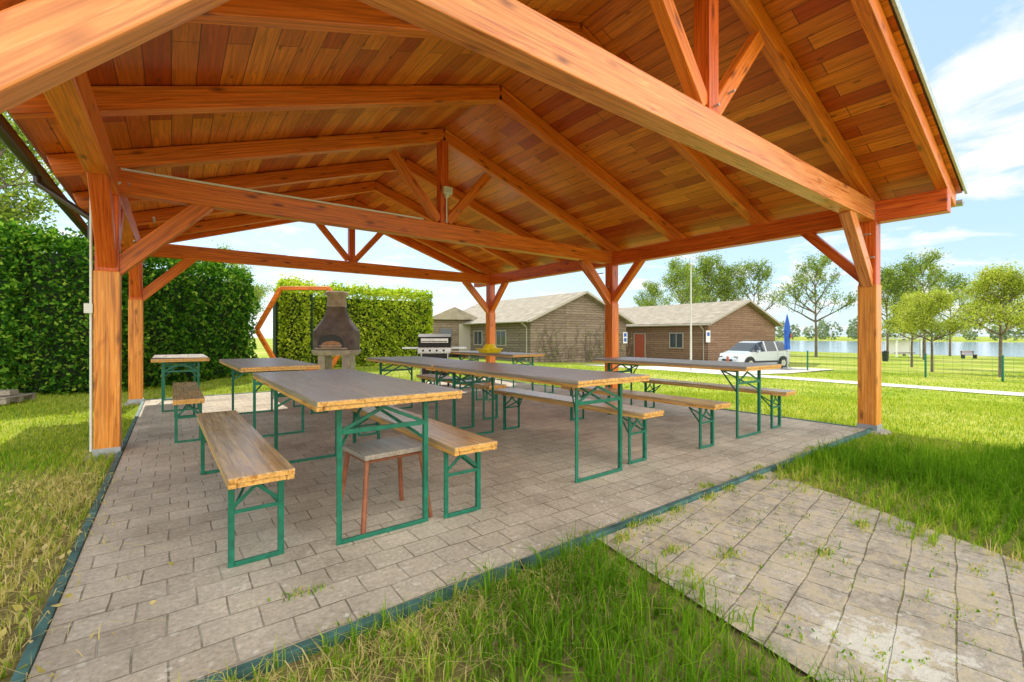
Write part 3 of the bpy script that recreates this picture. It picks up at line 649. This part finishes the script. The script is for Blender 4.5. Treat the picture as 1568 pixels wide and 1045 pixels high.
p=site(11.2,23.5); p.z=ground_z(p.x); b=MB(); b.cyl((0,0,0),(0,0,.75),.06,.06,10,0); b.loft([(.75,.07,.07),(.85,.06,.06),(.9,.02,.02)],1,12,2); b.build('red_bollard',['red','white'],None,p)
b=MB(); wf=27.5; zf=ground_z(wf)
for d in np.arange(-26,12,2.4): b.cyl((wf,d,zf),(wf,d,zf+1.1),.04,.04,6,0)
for h in np.arange(.08,1.1,.16): b.cyl((wf,-26,zf+h),(wf,11.6,zf+h),.006,.006,4,0,False)
for d in np.arange(-26,11.6,.3): b.cyl((wf,d,zf+.05),(wf,d,zf+1.0),.004,.004,3,0,False)
b.build('wire_fence',['green'])
p=site(48,55.5); p.z=ground_z(p.x); b=MB()
for x in(-1.5,1.5):
    for y in(-.7,.7): b.box((x,y,1.1),(.14,.14,2.3),1)
b.box((0,.72,1.2),(2.8,.06,1.7),1); b.box((0,0,2.3),(3.6,2,.14),2); b.box((0,-.2,.5),(2.2,.5,.1),0); b.build('lakeside_shelter',['bark','white','flash'],None,p,R(-35))
p=site(33,40); p.z=ground_z(p.x); b=MB(); b.loft([(0,.2,.2),(.8,.25,.25),(.84,.27,.27),(.95,.2,.2)],0,14,2.4); b.build('litter_bin',['dark'],None,p)
p=site(52,51.5); p.z=ground_z(p.x); b=MB()
for x in(-.7,.7): b.box((x,0,.22),(.08,.4,.44),1); b.box((x,.2,.65),(.06,.06,.5),1)
for k in range(3): b.box((0,-.15+.15*k,.46),(1.6,.12,.04),0)
for k in range(2): b.box((0,.22,.65+.15*k),(1.6,.03,.08),0)
b.build('park_bench',['brownsteel','dark'],None,p,R(-35))
p=site(-8.75,7.55); b=MB()
for y in(-.3,0,.3): b.box((0,y,.05),(.9,.08,.08),0)
for x in np.linspace(-.4,.4,6): b.box((x,0,.105),(.1,.7,.025),0)
b.box((0,0,.17),(.7,.2,.08),0); b.build('wooden_pallet',['tbl'],None,p,R(-20),.004)
# ---------------------------------------------------------------- light
el=R(46); az=R(8)
s=Vector((math.sin(az)*math.cos(el),math.cos(az)*math.cos(el),math.sin(el)))
L=bpy.data.lights.new('sun','SUN'); L.energy=5.0; L.angle=R(.5); L.color=(1,.94,.82)
o=bpy.data.objects.new('sun',L); o.rotation_euler=s.to_track_quat('Z','Y').to_euler(); link(o)
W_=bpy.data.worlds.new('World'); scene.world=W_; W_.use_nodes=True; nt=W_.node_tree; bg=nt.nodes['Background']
sky=N(nt,'ShaderNodeTexSky'); sky.sky_type='NISHITA'; sky.sun_disc=False; sky.sun_elevation=el; sky.sun_rotation=az; sky.air_density=1.; sky.dust_density=.6; sky.ozone_density=1.2
tc=N(nt,'ShaderNodeTexCoord'); sx=N(nt,'ShaderNodeSeparateXYZ'); nt.links.new(tc.outputs['Generated'],sx.inputs[0])
zz=math_(nt,'ADD',sx.outputs[2],.14)
dx=N(nt,'ShaderNodeVectorMath',operation='DIVIDE'); nt.links.new(tc.outputs['Generated'],dx.inputs[0]); cb=N(nt,'ShaderNodeCombineXYZ')
for i in range(3): nt.links.new(zz,cb.inputs[i])
nt.links.new(cb.outputs[0],dx.inputs[1])
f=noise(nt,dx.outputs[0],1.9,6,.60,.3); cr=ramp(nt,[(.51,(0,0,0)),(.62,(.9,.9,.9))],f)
# sky scaled, then a constant pale blue added to lift its brightness
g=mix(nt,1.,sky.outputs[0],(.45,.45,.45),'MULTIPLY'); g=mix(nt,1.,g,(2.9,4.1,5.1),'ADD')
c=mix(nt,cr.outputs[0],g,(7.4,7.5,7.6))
# added cloud bank behind the camera, out of view, as fill light
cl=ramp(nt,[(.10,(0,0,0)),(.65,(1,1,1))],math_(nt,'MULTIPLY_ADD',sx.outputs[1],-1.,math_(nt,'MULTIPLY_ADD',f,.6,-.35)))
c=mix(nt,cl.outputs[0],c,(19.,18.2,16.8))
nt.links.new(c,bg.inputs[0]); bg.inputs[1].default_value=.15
scene.view_settings.view_transform='Standard'; scene.view_settings.look='None'; scene.view_settings.exposure=0
# ---------------------------------------------------------------- camera
cd=bpy.data.cameras.new('camera'); cd.sensor_width=36; cd.lens=36*693/1568; cd.shift_y=-.0048; cd.clip_end=4000; cd.clip_start=.05
co=bpy.data.objects.new('camera',cd); co.location=(0,0,1.12); co.rotation_euler=(R(90),0,-math.atan2(.6,.8)); link(co); scene.camera=co
